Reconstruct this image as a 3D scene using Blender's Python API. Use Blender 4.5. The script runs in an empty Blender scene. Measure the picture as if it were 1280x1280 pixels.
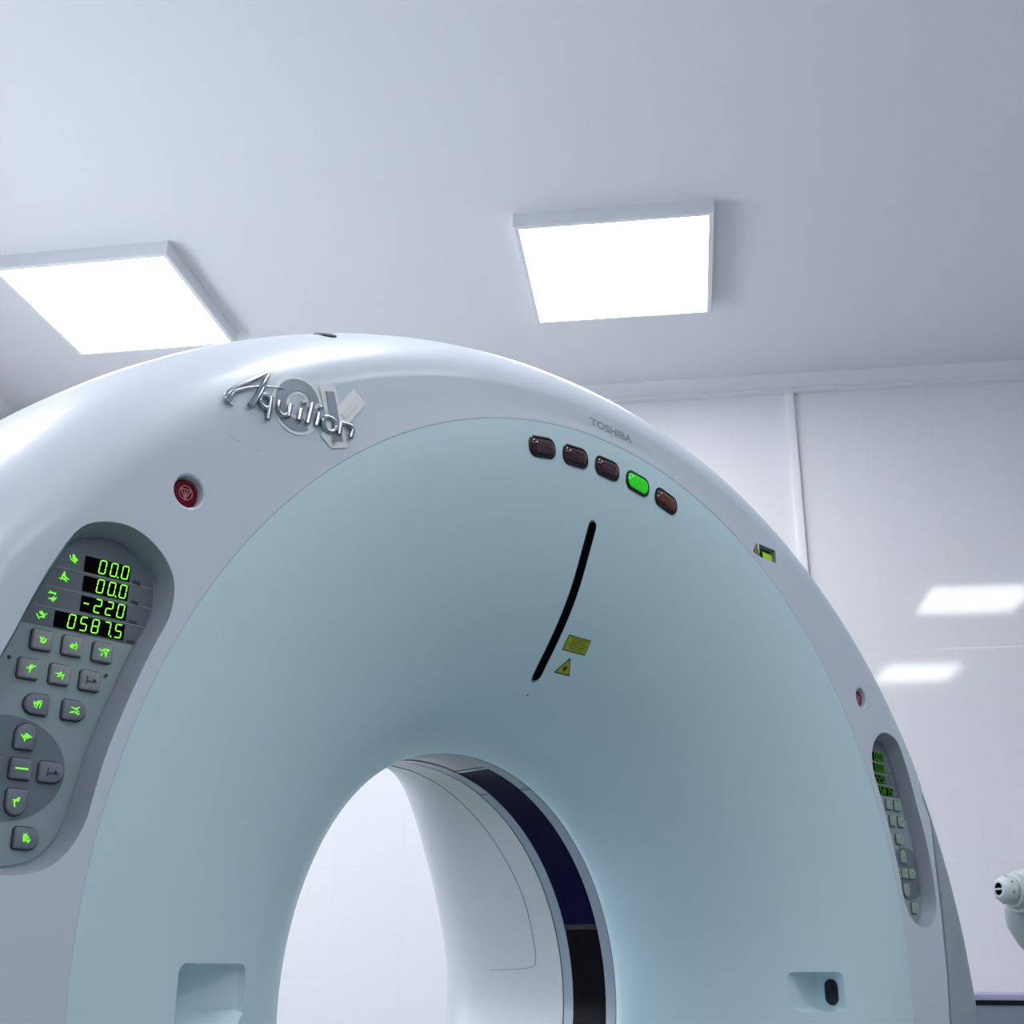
import bpy, bmesh, math, random
from math import sin, cos, pi, radians, sqrt, atan2
from mathutils import Matrix, Vector
random.seed(7)
scene = bpy.context.scene
C = scene.collection

# ------------------------------------------------------------------ camera
CAM_Z = 1.09
cam_data = bpy.data.cameras.new('camera')
cam_data.sensor_width = 36.0
cam_data.lens = 1527.2 / 1280 * 36
cam_data.clip_start = 0.02
cam = bpy.data.objects.new('camera', cam_data)
C.objects.link(cam)
Rv = Vector((0.99064, 0.13643, 0.00426)); Uv = Vector((0.04392, -0.34814, 0.93641)); Fv = Vector((-0.12924, 0.92746, 0.35088))
m = Matrix.Identity(4)
for i in range(3):
    m[i][0] = Rv[i]; m[i][1] = Uv[i]; m[i][2] = -Fv[i]
m[0][3], m[1][3], m[2][3] = 0, 0, CAM_Z
cam.matrix_world = m
scene.camera = cam

# ------------------------------------------------------------------ world, exposure
world = bpy.data.worlds.new('world'); scene.world = world
world.use_nodes = True
world.node_tree.nodes['Background'].inputs[0].default_value = (0.75, 0.86, 1.0, 1)
world.node_tree.nodes['Background'].inputs[1].default_value = 1.0
vs = scene.view_settings
vs.view_transform = 'Standard'; vs.look = 'None'; vs.gamma = 1.0; vs.use_curve_mapping = False
vs.exposure = 0.80
scene.cycles.use_denoising = True
scene.cycles.max_bounces = 10
scene.cycles.diffuse_bounces = 6
LED = 8.0            # emission of the ceiling panels
LED_COL = (0.99, 0.97, 0.985)
WINDOW_W = 29.0      # daylight through the window in the left wall
XL, XR, YF, YB, ZC = -2.86, 3.4, -3.2, 4.6, 3.3514

dl = bpy.data.lights.new('window_daylight', 'AREA'); dl.shape = 'RECTANGLE'
dl.size = 1.5; dl.size_y = 2.2; dl.energy = WINDOW_W; dl.color = (0.97, 0.96, 1.0)
dlo = bpy.data.objects.new('window_daylight', dl); C.objects.link(dlo)
dlo.location = (XL - 0.22, 2.5, 1.75); dlo.rotation_euler = (0, radians(-90), 0)

# ------------------------------------------------------------------ materials
def mat(name, col, rough=0.5, metal=0.0, spec=0.5, emit=None, estr=0.0, coat=0.0, bump=0.0, bscale=200.0, var=0.0):
    mt = bpy.data.materials.new(name); mt.use_nodes = True
    nt = mt.node_tree; b = nt.nodes['Principled BSDF']
    b.inputs['Base Color'].default_value = (*col, 1)
    b.inputs['Roughness'].default_value = rough
    b.inputs['Metallic'].default_value = metal
    b.inputs['Specular IOR Level'].default_value = spec
    b.inputs['Coat Weight'].default_value = coat
    b.inputs['Coat Roughness'].default_value = 0.08
    if emit:
        b.inputs['Emission Color'].default_value = (*emit, 1); b.inputs['Emission Strength'].default_value = estr
    if bump or var:
        tc = nt.nodes.new('ShaderNodeTexCoord')
        nz = nt.nodes.new('ShaderNodeTexNoise'); nz.inputs['Scale'].default_value = bscale; nz.inputs['Detail'].default_value = 3
        nt.links.new(tc.outputs['Object'], nz.inputs['Vector'])
        if bump:
            bp = nt.nodes.new('ShaderNodeBump'); bp.inputs['Strength'].default_value = bump; bp.inputs['Distance'].default_value = 0.0006
            nt.links.new(nz.outputs['Fac'], bp.inputs['Height']); nt.links.new(bp.outputs['Normal'], b.inputs['Normal'])
        if var:
            mx = nt.nodes.new('ShaderNodeMixRGB'); mx.blend_type = 'MULTIPLY'
            mr = nt.nodes.new('ShaderNodeMapRange'); mr.inputs['To Min'].default_value = 1 - var; mr.inputs['To Max'].default_value = 1 + var
            nz2 = nt.nodes.new('ShaderNodeTexNoise'); nz2.inputs['Scale'].default_value = 1.3
            nt.links.new(tc.outputs['Object'], nz2.inputs['Vector'])
            nt.links.new(nz2.outputs['Fac'], mr.inputs['Value'])
            mx.inputs[0].default_value = 1; mx.inputs[1].default_value = (*col, 1)
            nt.links.new(mr.outputs['Result'], mx.inputs[2]); nt.links.new(mx.outputs[0], b.inputs['Base Color'])
    return mt

def tile_mat(name, axis, x0, z0, tw, th, col, tilt=0.004):
    """glossy ceramic tiles, pale joints, every tile set very slightly out of true"""
    mt = bpy.data.materials.new(name); mt.use_nodes = True
    nt = mt.node_tree; N = nt.nodes; L = nt.links; b = N['Principled BSDF']
    b.inputs['Roughness'].default_value = 0.055; b.inputs['Specular IOR Level'].default_value = 0.5
    geo = N.new('ShaderNodeNewGeometry'); sp = N.new('ShaderNodeSeparateXYZ'); L.new(geo.outputs['Position'], sp.inputs[0])
    def M(op, a, bb=None, c=None):
        n = N.new('ShaderNodeMath'); n.operation = op
        for i, v in enumerate((a, bb, c)):
            if v is None: continue
            if isinstance(v, (int, float)): n.inputs[i].default_value = v
            else: L.new(v, n.inputs[i])
        return n.outputs[0]
    u = M('DIVIDE', M('SUBTRACT', sp.outputs[axis], x0), tw); v = M('DIVIDE', M('SUBTRACT', sp.outputs[2], z0), th)
    def edge(t, size):
        f = M('FRACT', t); d = M('MINIMUM', f, M('SUBTRACT', 1.0, f)); return M('MULTIPLY', d, size)
    d = M('MINIMUM', edge(u, tw), edge(v, th))
    ms = N.new('ShaderNodeMapRange'); ms.interpolation_type = 'SMOOTHSTEP'
    ms.inputs['From Min'].default_value = 0.0008; ms.inputs['From Max'].default_value = 0.0030
    L.new(d, ms.inputs['Value'])
    mx = N.new('ShaderNodeMixRGB'); mx.inputs[1].default_value = (col[0] * .975, col[1] * .975, col[2] * .975, 1); mx.inputs[2].default_value = (*col, 1)
    L.new(ms.outputs[0], mx.inputs[0]); L.new(mx.outputs[0], b.inputs['Base Color'])
    cb = N.new('ShaderNodeCombineXYZ'); L.new(M('FLOOR', u), cb.inputs[0]); L.new(M('FLOOR', v), cb.inputs[1])
    wn = N.new('ShaderNodeTexWhiteNoise'); L.new(cb.outputs[0], wn.inputs['Vector'])
    vm = N.new('ShaderNodeVectorMath'); vm.operation = 'SUBTRACT'; L.new(wn.outputs['Color'], vm.inputs[0]); vm.inputs[1].default_value = (.5, .5, .5)
    vsn = N.new('ShaderNodeVectorMath'); vsn.operation = 'SCALE'; L.new(vm.outputs[0], vsn.inputs[0]); vsn.inputs['Scale'].default_value = tilt
    bp = N.new('ShaderNodeBump'); bp.inputs['Strength'].default_value = 0.12; bp.inputs['Distance'].default_value = 0.0006
    nz = N.new('ShaderNodeTexNoise'); nz.inputs['Scale'].default_value = 7; nz.inputs['Detail'].default_value = 2; L.new(geo.outputs['Position'], nz.inputs['Vector'])
    hsum = M('ADD', ms.outputs[0], M('MULTIPLY', nz.outputs['Fac'], 0.25)); L.new(hsum, bp.inputs['Height'])
    va = N.new('ShaderNodeVectorMath'); L.new(bp.outputs['Normal'], va.inputs[0]); L.new(vsn.outputs[0], va.inputs[1])
    vn = N.new('ShaderNodeVectorMath'); vn.operation = 'NORMALIZE'; L.new(va.outputs[0], vn.inputs[0]); L.new(vn.outputs[0], b.inputs['Normal'])
    return mt

M = {}
M['ceiling'] = mat('ceiling_paint', (0.80, 0.805, 0.83), 0.7, spec=0.2, bump=0.15, bscale=60)
M['floor'] = mat('floor_vinyl', (0.24, 0.285, 0.275), 0.35, bump=0.1, bscale=90, var=0.04)
M['tile'] = tile_mat('wall_tile_back', 0, 0.255, 0.290, 0.26, 0.385, (0.80, 0.81, 0.835))
M['tile_side'] = tile_mat('wall_tile_side', 1, 0.2, 0.290, 0.26, 0.385, (0.80, 0.81, 0.835))
M['plastic'] = mat('white_plastic', (0.82, 0.83, 0.86), 0.4)
M['frame'] = mat('lamp_frame', (0.82, 0.83, 0.87), 0.4)
M['led'] = mat('led_diffuser', (0.9, 0.9, 0.9), 0.5, emit=LED_COL, estr=LED)
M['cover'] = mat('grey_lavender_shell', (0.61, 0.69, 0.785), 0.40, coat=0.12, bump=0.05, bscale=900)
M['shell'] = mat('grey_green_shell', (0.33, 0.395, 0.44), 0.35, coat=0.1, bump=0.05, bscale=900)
M['teal'] = mat('pale_teal_shell', (0.60, 0.79, 0.87), 0.40, coat=0.10, bump=0.05, bscale=900)
M['rear'] = mat('white_rear_shell', (0.52, 0.55, 0.565), 0.35, coat=0.1)
M['ring'] = mat('grey_blue_ring', (0.25, 0.31, 0.38), 0.3, coat=0.2)
M['gap'] = mat('dark_gap', (0.03, 0.045, 0.05), 0.6)
M['black'] = mat('black_plastic', (0.008, 0.008, 0.010), 0.25)
M['slot'] = mat('black_slot', (0.0015, 0.0015, 0.002), 0.6, spec=0.02)
M['film'] = mat('navy_scan_film', (0.005, 0.006, 0.030), 0.15, spec=0.12)
M['film_dark'] = mat('black_scan_film', (0.006, 0.006, 0.008), 0.15, spec=0.15, var=0.3)
for k_ in ('film', 'film_dark'): M[k_].node_tree.nodes['Principled BSDF'].inputs['IOR'].default_value = 1.2
M['film_reflection'] = mat('scan_film_reflection', (0.30, 0.31, 0.33), 0.15, metal=0.6)  # grey reflection on the upper dark film, put into the colour
M['chrome'] = mat('chrome', (0.42, 0.47, 0.52), 0.16, metal=1.0)
M['plate'] = mat('panel_plate', (0.29, 0.37, 0.40), 0.42)
M['plate_dark'] = mat('panel_display_area', (0.13, 0.165, 0.20), 0.4)
M['disc'] = mat('panel_disc', (0.145, 0.19, 0.23), 0.42)
M['divider'] = mat('panel_line', (0.30, 0.37, 0.42), 0.5)
M['key'] = mat('grey_key', (0.27, 0.30, 0.315), 0.45)
M['key_blue'] = mat('blue_grey_key', (0.175, 0.20, 0.255), 0.45)
M['glow'] = mat('green_backlight', (0.05, 0.3, 0.02), 0.5, emit=(0.16, 0.85, 0.02), estr=0.8)
M['digit'] = mat('green_led_digit', (0.05, 0.3, 0.02), 0.5, emit=(0.19, 0.95, 0.015), estr=1.15)
M['glow_dim'] = mat('grazing_dim_green_mark', (0.16, 0.33, 0.14), 0.5, emit=(0.16, 0.85, 0.02), estr=0.05)  # green glow weakened by the grazing view, put into the emission
M['digit_dim'] = mat('grazing_dim_led_digit', (0.03, 0.2, 0.01), 0.5, emit=(0.19, 0.95, 0.015), estr=0.16)  # same digits, their dimming at a grazing view put into the emission
M['key_pale'] = mat('pale_key', (0.34, 0.42, 0.39), 0.45)
M['recess'] = mat('recess_wall_shaded_grey', (0.32, 0.36, 0.43), 0.42)  # wall grey with the shade inside the recess mixed into the colour
M['ink'] = mat('dark_ink', (0.03, 0.04, 0.045), 0.5)
M['red'] = mat('red_button', (0.16, 0.002, 0.012), 0.35, spec=0.15)
M['red_dark'] = mat('red_button_rim', (0.03, 0.003, 0.006), 0.3)
M['pink'] = mat('pink_mark', (0.55, 0.22, 0.28), 0.5)
M['lamp_red'] = mat('unlit_red_lens', (0.040, 0.007, 0.014), 0.10, coat=0.25)
M['lamp_green'] = mat('lit_green_lens', (0.006, 0.12, 0.005), 0.12, emit=(0.01, 0.62, 0.005), estr=0.42, coat=0.25)
M['lamp_orange'] = mat('unlit_orange_lens', (0.11, 0.022, 0.009), 0.10, coat=0.25)
M['yellow'] = mat('warning_yellow', (0.36, 0.42, 0.02), 0.5)
M['level_green'] = mat('level_green', (0.35, 0.60, 0.03), 0.25, emit=(0.3, 0.6, 0.02), estr=0.15)
M['decal_light'] = mat('decal_light', (0.80, 0.86, 0.88), 0.35)
M['decal_grey'] = mat('decal_grey', (0.27, 0.32, 0.40), 0.35)
M['decal_glint'] = mat('decal_lamp_glint', (0.95, 0.96, 0.98), 0.15, coat=0.5)  # X arm: a ceiling lamp's reflection on chrome painted as plain white
M['wordmark'] = mat('wordmark_ink', (0.31, 0.35, 0.40), 0.5)
M['counter_top'] = mat('lavender_worktop', (0.34, 0.34, 0.50), 0.35)
M['counter'] = mat('grey_blue_front', (0.22, 0.28, 0.36), 0.45)
M['device'] = mat('device_white', (0.56, 0.63, 0.64), 0.35, coat=0.1)
M['device_grey'] = mat('device_grey', (0.34, 0.40, 0.41), 0.4)
M['glass'] = mat('window_glass', (0.9, 0.95, 1.0), 0.02); M['glass'].node_tree.nodes['Principled BSDF'].inputs['Transmission Weight'].default_value = 1.0
M['glass'].node_tree.nodes['Principled BSDF'].inputs['IOR'].default_value = 1.02

# ------------------------------------------------------------------ helpers
def link(name, me, mats, parent=None, smooth=None):
    o = bpy.data.objects.new(name, me); C.objects.link(o)
    for mm in (mats if isinstance(mats, (list, tuple)) else [mats]):
        me.materials.append(mm)
    if parent: o.parent = parent
    if smooth is not None:
        for p in me.polygons: p.use_smooth = True
        me.set_sharp_from_angle(angle=radians(smooth))
    return o

def obj(name, verts, faces, mats, parent=None, smooth=None, fm=None):
    me = bpy.data.meshes.new(name)
    me.from_pydata([tuple(v) for v in verts], [], faces)
    o = link(name, me, mats, parent, None)
    if fm:
        for p, k in zip(me.polygons, fm): p.material_index = k
    bm = bmesh.new(); bm.from_mesh(me); bmesh.ops.recalc_face_normals(bm, faces=bm.faces); bm.to_mesh(me); bm.free()
    if smooth is not None:
        for p in me.polygons: p.use_smooth = True
        me.set_sharp_from_angle(angle=radians(smooth))
    return o

class MB:
    """collects geometry for one mesh object"""
    def __init__(s): s.v = []; s.f = []; s.m = []
    def add(s, verts, faces, k=0):
        n = len(s.v); s.v += [tuple(v) for v in verts]; s.f += [tuple(i + n for i in f) for f in faces]; s.m += [k] * len(faces); return s
    def box(s, x0, x1, y0, y1, z0, z1, k=0):
        v = [(x, y, z) for z in (z0, z1) for y in (y0, y1) for x in (x0, x1)]
        return s.add(v, [(0, 1, 3, 2), (4, 6, 7, 5), (0, 4, 5, 1), (2, 3, 7, 6), (0, 2, 6, 4), (1, 5, 7, 3)], k)
    def loft(s, rows, closed_u=True, closed_v=False, k=0, cap=False):
        n = len(rows[0]); base = len(s.v)
        V = [tuple(p) for r in rows for p in r]; F = []
        R = len(rows)
        for i in range(R if closed_v else R - 1):
            a = i * n; b = ((i + 1) % R) * n
            for j in range(n if closed_u else n - 1):
                j2 = (j + 1) % n; F.append((a + j, a + j2, b + j2, b + j))
        if cap: F.append(tuple(range(n))[::-1]); F.append(tuple((R - 1) * n + i for i in range(n)))
        return s.add(V, F, k)
    def build(s, name, mats, parent=None, smooth=None):
        return obj(name, s.v, s.f, mats, parent, smooth, s.m)

def bevel(o, w, seg=2, angle=30):
    me = o.data; bm = bmesh.new(); bm.from_mesh(me)
    ed = [e for e in bm.edges if len(e.link_faces) == 2 and e.calc_face_angle(0) > radians(angle)]
    bmesh.ops.bevel(bm, geom=ed, offset=w, segments=seg, profile=0.6, affect='EDGES', clamp_overlap=True)
    bm.to_mesh(me); bm.free()
    for p in me.polygons: p.use_smooth = True
    me.set_sharp_from_angle(angle=radians(50))
    return o

def tag(o, label, cat, group=None):
    o['label'] = label; o['category'] = cat
    if group: o['group'] = group
    return o
def structure(o): o['kind'] = 'structure'; return o
def empty(name, loc=(0, 0, 0), rz=0.0):
    o = bpy.data.objects.new(name, None); C.objects.link(o); o.location = loc; o.rotation_euler = (0, 0, rz); o.empty_display_size = .1; return o

# ------------------------------------------------------------------ the room
def box_obj(name, x0, x1, y0, y1, z0, z1, mt, parent=None):
    return MB().box(x0, x1, y0, y1, z0, z1).build(name, mt, parent)
T = 0.15
structure(box_obj('floor', XL - T, XR + T, YF - T, YB + T, -T, 0, M['floor']))
structure(box_obj('ceiling', XL - T, XR + T, YF - T, YB + T, ZC, ZC + T, M['ceiling']))
structure(box_obj('wall_back', XL, XR, YB, YB + T, 0, ZC, M['tile']))
structure(box_obj('wall_right', XR, XR + T, YF - T, YB + T, 0, ZC, mat('blue_grey_wall', (.50, .53, .57), .6)))
structure(box_obj('wall_front', XL, XR, YF - T, YF, 0, ZC, M['tile']))
wy0, wy1, wz0, wz1 = 1.4, 3.6, 1.0, 2.5
wl = MB()
wl.box(XL - T, XL, YF - T, wy0, 0, ZC); wl.box(XL - T, XL, wy1, YB + T, 0, ZC)
wl.box(XL - T, XL, wy0, wy1, 0, wz0); wl.box(XL - T, XL, wy0, wy1, wz1, ZC)
structure(wl.build('wall_left', M['tile_side']))
wf = MB()
for a, b in ((wy0, wy0 + .06), (2.47, 2.53), (wy1 - .06, wy1)): wf.box(XL - .10, XL - .04, a, b, wz0, wz1)
wf.box(XL - .10, XL - .04, wy0, wy1, wz0, wz0 + .06); wf.box(XL - .10, XL - .04, wy0, wy1, wz1 - .06, wz1)
win = structure(wf.build('window_1', M['plastic']))
box_obj('pane', XL - .075, XL - .069, wy0 + .06, wy1 - .06, wz0 + .06, wz1 - .06, M['glass'], win)

# cornice: cove strip with a lower bead, mitred round the room (profile: distance from wall, drop below ceiling)
def cornice(name, side):
    prof = [(0, 0), (.066, 0), (.066, -.004), (.060, -.010), (.030, -.040), (.021, -.046), (.021, -.049), (.027, -.051), (.027, -.060), (.022, -.063), (0, -.063)]
    mb = MB()
    rows = []
    for e in (0, 1):
        r = []
        for d, z in prof:
            if side == 'back': r.append(((XL + d) if e == 0 else (XR - d), YB - d, ZC + z))
            if side == 'left': r.append((XL + d, (YF + d) if e == 0 else (YB - d), ZC + z))
            if side == 'right': r.append((XR - d, (YF + d) if e == 0 else (YB - d), ZC + z))
            if side == 'front': r.append(((XL + d) if e == 0 else (XR - d), YF + d, ZC + z))
        rows.append(r)
    mb.loft(rows, closed_u=True)
    return structure(mb.build(name, M['plastic']))
cornice('trim_1', 'back'); cornice('trim_2', 'left'); cornice('trim_3', 'right'); cornice('trim_4', 'front')
# upright trim strip where two tiled panels of the back wall meet
structure(bevel(box_obj('trim_5', .478, .512, YB - .016, YB, 0, ZC - .063, M['plastic']), .003))

# ------------------------------------------------------------------ ceiling lamps
def ceiling_lamp(name, x, y, label, h=0.05, s=0.60):
    root = empty(name, (x, y, ZC))
    tag(root, label, 'ceiling light', 'square ceiling light panels')
    a = s / 2; b = a + 0.017
    fr = MB()
    o4 = lambda q, z: [(-q, -q, z), (q, -q, z), (q, q, z), (-q, q, z)]
    fr.loft([o4(b - .02, 0), o4(b, 0), o4(b, -h + .002), o4(b - .002, -h), o4(a, -h), o4(a, -h + .004), o4(b - .02, -h + .004)], closed_v=True)
    fr.build('frame', M['frame'], root)
    MB().box(-a, a, -a, a, -h + .002, -h + .006).build('diffuser', M['led'], root)
    return root
ceiling_lamp('ceiling_lamp', -0.143, 3.606, 'square white ceiling light panel over the middle, right of the other lit panel')
ceiling_lamp('ceiling_lamp', -1.926, 3.616, 'square white ceiling light panel touching the left edge above the scanner').rotation_euler = (0, 0, -0.0227)
EXTRA = [(-1.93, 1.45), (-.14, 1.45), (1.87, 1.45), (-1.93, -.65), (-.14, -.65), (1.87, -.65)]
for x, y in EXTRA:
    ceiling_lamp('ceiling_lamp', x, y, 'square white ceiling light panel outside the photo, towards the viewer')

# ------------------------------------------------------------------ the scanner gantry
G = empty('scanner_gantry', (-0.33537, 1.86647, 0), 0.940101)
tag(G, 'large round scanner gantry with grey outer shell, pale teal funnel and open bore', 'scanner')
HC = CAM_Z - 0.0509               # height of the bore axis
# gantry frame: X to the right along its face, Y along the bore axis (away from the viewer), Z up
Ro, oc, ok, oe, zo, rr, rz = 1.0386, -.1017, 1.0788, 2.0479, -.0803, .1075, .233
TR, TC, TK, TZ = .7379, .0497, 1.0335, -.3135
def P(w, h, z): return (w, z, max(h + HC, 0.0))
def outer_pt(th, R, z):
    c, s = cos(th), sin(th)
    return P(R * ok * math.copysign(abs(c) ** (2 / oe), c), max(oc + R * math.copysign(abs(s) ** (2 / oe), s), -HC + .03), z)
def fmix(r): f = min(max((r - .36) / (TR - .36), 0), 1); return f * f * (3 - 2 * f)
def fun_pt(th, r, z, d=0.0):
    f = fmix(r); q = r + d
    return P(q * (1 + (TK - 1) * f) * cos(th), TC * f + q * sin(th), z)
def bez(p, t): return tuple((1 - t) ** 3 * a + 3 * t * (1 - t) ** 2 * b + 3 * t * t * (1 - t) * c + t ** 3 * d for a, b, c, d in zip(*p))
FB = [(.36, 0), (.36, -.1), (.51, -.32), (TR, TZ)]
FPROF = [bez(FB, i / 40) for i in range(41)]
def fun_z(w, h):
    r = .6
    for _ in range(40):
        f = fmix(r); r2 = sqrt((w / (1 + (TK - 1) * f)) ** 2 + (h - TC * f) ** 2); r = .5 * r + .5 * r2
    if r >= TR: return TZ
    for (r0, z0), (r1, z1) in zip(FPROF, FPROF[1:]):
        if r0 <= r <= r1: return z0 + (z1 - z0) * (r - r0) / max(r1 - r0, 1e-9)
    return 0.0
def ring_z(w, h):
    R = ((abs(w) / ok) ** oe + abs(h - oc) ** oe) ** (1 / oe)
    if R < Ro - rr: return zo - rz
    return zo - rz * sqrt(max(0, 1 - ((min(R, Ro) - (Ro - rr)) / rr) ** 2))
def seam_w(h):
    K = [(-1.2, .86), (-.2, .875), (-.035, .892), (.051, .903), (.153, .907), (.244, .905), (.342, .908), (.392, .889), (.6, .80)]
    for (a, wa), (b, wb) in zip(K, K[1:]):
        if a <= h <= b: return wa + (wb - wa) * (h - a) / (b - a)
    return .86
N = 288
TH = [2 * pi * i / N for i in range(N)]
def fold(th):          # angle above / below the horizontal, 0..pi/2
    return abs(atan2(sin(th), abs(cos(th))))
def front_limits(th):
    a = fold(th); up = sin(th) > 0
    t = min(max((a - .50) / .11, 0), 1); t = t * t * (3 - 2 * t)
    if not up: t = min(max((a - .62) / .15, 0), 1); t = t * t * (3 - 2 * t)
    al = (pi / 2) * (1 - t)
    R = Ro - rr
    if t < .02 or a < .5:
        for _ in range(20):
            h = oc + R * math.copysign(abs(sin(th)) ** (2 / oe), sin(th))
            cw = ok * abs(cos(th)) ** (2 / oe)
            R = min(Ro - rr, seam_w(h) / cw) if cw > 1e-6 else Ro - rr
    return R, al
rows = []
def teal_row(d, z): return [P((TR + d) * TK * cos(t), TC + (TR + d) * sin(t), z) for t in TH]
rows.append(teal_row(0, -.262)); rows.append(teal_row(0, TZ + .0003)); rows.append(teal_row(.0010, zo - rz - .0006)); rows.append(teal_row(.004, zo - rz - .0006))
lim = [front_limits(t) for t in TH]
inner = teal_row(.004, zo - rz)
for q in (.12, .4, .7, .94, 1.0):
    r = []
    for k, t in enumerate(TH):
        a = Vector(inner[k]); b = Vector(outer_pt(t, lim[k][0], zo - rz)); r.append(tuple(a.lerp(b, q)))
    rows.append(r)
for q in range(1, 13):
    r = []
    for k, t in enumerate(TH):
        R0, ae = lim[k]
        al = pi / 2 + (ae - pi / 2) * q / 12
        r.append(outer_pt(t, R0 + rr * cos(al), zo - rz * sin(al)))
    rows.append(r)
def end_row(tan, nor, xR=0, xz=0):
    r = []
    for k, t in enumerate(TH):
        R0, ae = lim[k]
        r.append(outer_pt(t, R0 + rr * cos(ae) + tan * sin(ae) - nor * cos(ae) + xR, zo - rz * sin(ae) + tan * cos(ae) + nor * sin(ae) + xz))
    return r
rows += [end_row(.0012, .0012), end_row(.0018, .005), end_row(.0010, .018), end_row(0, .018, -.03, .03)]
rows.append([tuple(Vector(inner[k]).lerp(Vector(outer_pt(t, lim[k][0] - .02, 0)), .8)[:1]) + (-.262,) + tuple(Vector(inner[k]).lerp(Vector(outer_pt(t, lim[k][0] - .02, 0)), .8)[2:]) for k, t in enumerate(TH)])
front = MB().loft(rows, closed_v=True).build('front_cover', M['cover'], G)

# funnel
rows = [[fun_pt(t, r, z) for t in TH] for r, z in FPROF]
rows.append([P((TR) * TK * cos(t), TC + TR * sin(t), -.262) for t in TH])
back = [(.72, -.20, 0), (.60, -.13, 0), (.48, -.02, 0), (.42, .03, 0), (.37, .03, 0)]
for r, z, d in back: rows.append([fun_pt(t, r, z) for t in TH])
funnel = MB().loft(rows, closed_v=True).build('funnel', M['teal'], G)

def boolean_cut(o, cutter):
    cutter.parent = G
    md = o.modifiers.new('cut', 'BOOLEAN'); md.object = cutter; md.operation = 'DIFFERENCE'; md.solver = 'EXACT'; md.material_mode = 'TRANSFER'
    bpy.context.view_layer.update()
    dg = bpy.context.evaluated_depsgraph_get()
    me = bpy.data.meshes.new_from_object(o.evaluated_get(dg)); o.modifiers.remove(md)
    old = o.data; o.data = me; bpy.data.meshes.remove(old)
    cm = cutter.data; bpy.data.objects.remove(cutter); bpy.data.meshes.remove(cm)

def catmull(pts, n=96, closed=True):
    out = []; L = len(pts)
    seg = L if closed else L - 1
    per = max(2, n // seg)
    for i in range(seg):
        p = [pts[(i + j - 1) % L] if closed else pts[min(max(i + j - 1, 0), L - 1)] for j in range(4)]
        for k in range(per):
            t = k / per
            out.append(tuple(.5 * (2 * b + (c - a) * t + (2 * a - 5 * b + 4 * c - d) * t * t + (3 * b - a - 3 * c + d) * t ** 3) for a, b, c, d in zip(*p)))
    if not closed: out.append(pts[-1])
    return out
def offset_loop(pts, d):
    L = len(pts); A = sum(pts[i][0] * pts[(i + 1) % L][1] - pts[(i + 1) % L][0] * pts[i][1] for i in range(L))
    sgn = 1 if A > 0 else -1
    out = []
    for i in range(L):
        a = pts[i - 1]; b = pts[(i + 1) % L]
        t = Vector((b[0] - a[0], b[1] - a[1])).normalized()
        out.append((pts[i][0] + t.y * d * sgn, pts[i][1] - t.x * d * sgn))
    return out
def rounded_rect(cx, cy, w, h, r, n=6):
    pts = []
    for ox, oy, a0 in ((w / 2 - r, h / 2 - r, 0), (-w / 2 + r, h / 2 - r, 90), (-w / 2 + r, -h / 2 + r, 180), (w / 2 - r, -h / 2 + r, 270)):
        for k in range(n + 1):
            a = radians(a0 + 90 * k / n); pts.append((cx + ox + r * cos(a), cy + oy + r * sin(a)))
    return pts
def rot2(pts, a, c):
    return [(c[0] + (x - c[0]) * cos(a) - (y - c[1]) * sin(a), c[1] + (x - c[0]) * sin(a) + (y - c[1]) * cos(a)) for x, y in pts]
def prism(layers, name='cutter', mt=None, parent=None, smooth=None, cap=True):
    """layers: list of (outline, depth) ; depth is a number or a function of (w, h)"""
    rws = []
    for pts, z in layers:
        rws.append([P(x, y, z(x, y) if callable(z) else z) for x, y in pts])
    mb = MB(); mb.loft(rws, cap=cap)
    return mb.build(name, mt or M['cover'], parent, smooth)

# --- control panel recess, in (w, h) on the left; the right one mirrors it
PLATE = [(-.7794, .4494), (-.7537, .4499), (-.7299, .4382), (-.7143, .4207), (-.7094, .4024), (-.7122, .3780), (-.7249, .3482), (-.7415, .3032),
         (-.7530, .2680), (-.7626, .2334), (-.7695, .1980), (-.7736, .1766), (-.7835, .1548), (-.8012, .1385), (-.8270, .1322), (-.8520, .1350), (-.8720, .1480), (-.8810, .1720), (-.8800, .2080),
         (-.8740, .2480), (-.8650, .2850), (-.8551, .3135), (-.8492, .3287), (-.8332, .3747), (-.8179, .4105), (-.8015, .4388)]
PLATE = catmull(PLATE, 104)
ZP = -.289
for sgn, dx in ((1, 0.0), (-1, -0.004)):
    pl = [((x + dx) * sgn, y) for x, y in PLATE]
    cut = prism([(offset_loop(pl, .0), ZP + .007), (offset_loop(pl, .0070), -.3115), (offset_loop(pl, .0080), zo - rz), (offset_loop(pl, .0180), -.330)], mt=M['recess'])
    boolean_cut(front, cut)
# --- button wells
def circle(cx, cy, r, n=40): return [(cx + r * cos(2 * pi * k / n), cy + r * sin(2 * pi * k / n)) for k in range(n)]
for s in (1, -1):
    cx = -.6965 if s == 1 else .6885; cy = .5130 if s == 1 else .5110
    boolean_cut(front, prism([(circle(cx, cy, .0160), -.297), (circle(cx, cy, .0175), -.312), (circle(cx, cy, .0215), -.3145), (circle(cx, cy, .0215), -.33)], mt=M['cover']))
# --- level window
LV = [(.3845, .7045), (.4345, .7045), (.4345, .7275), (.3845, .7275)]
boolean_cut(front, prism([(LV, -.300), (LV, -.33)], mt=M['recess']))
for o in (front,):
    for p in o.data.polygons: p.use_smooth = True
    o.data.set_sharp_from_angle(angle=radians(28))
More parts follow.
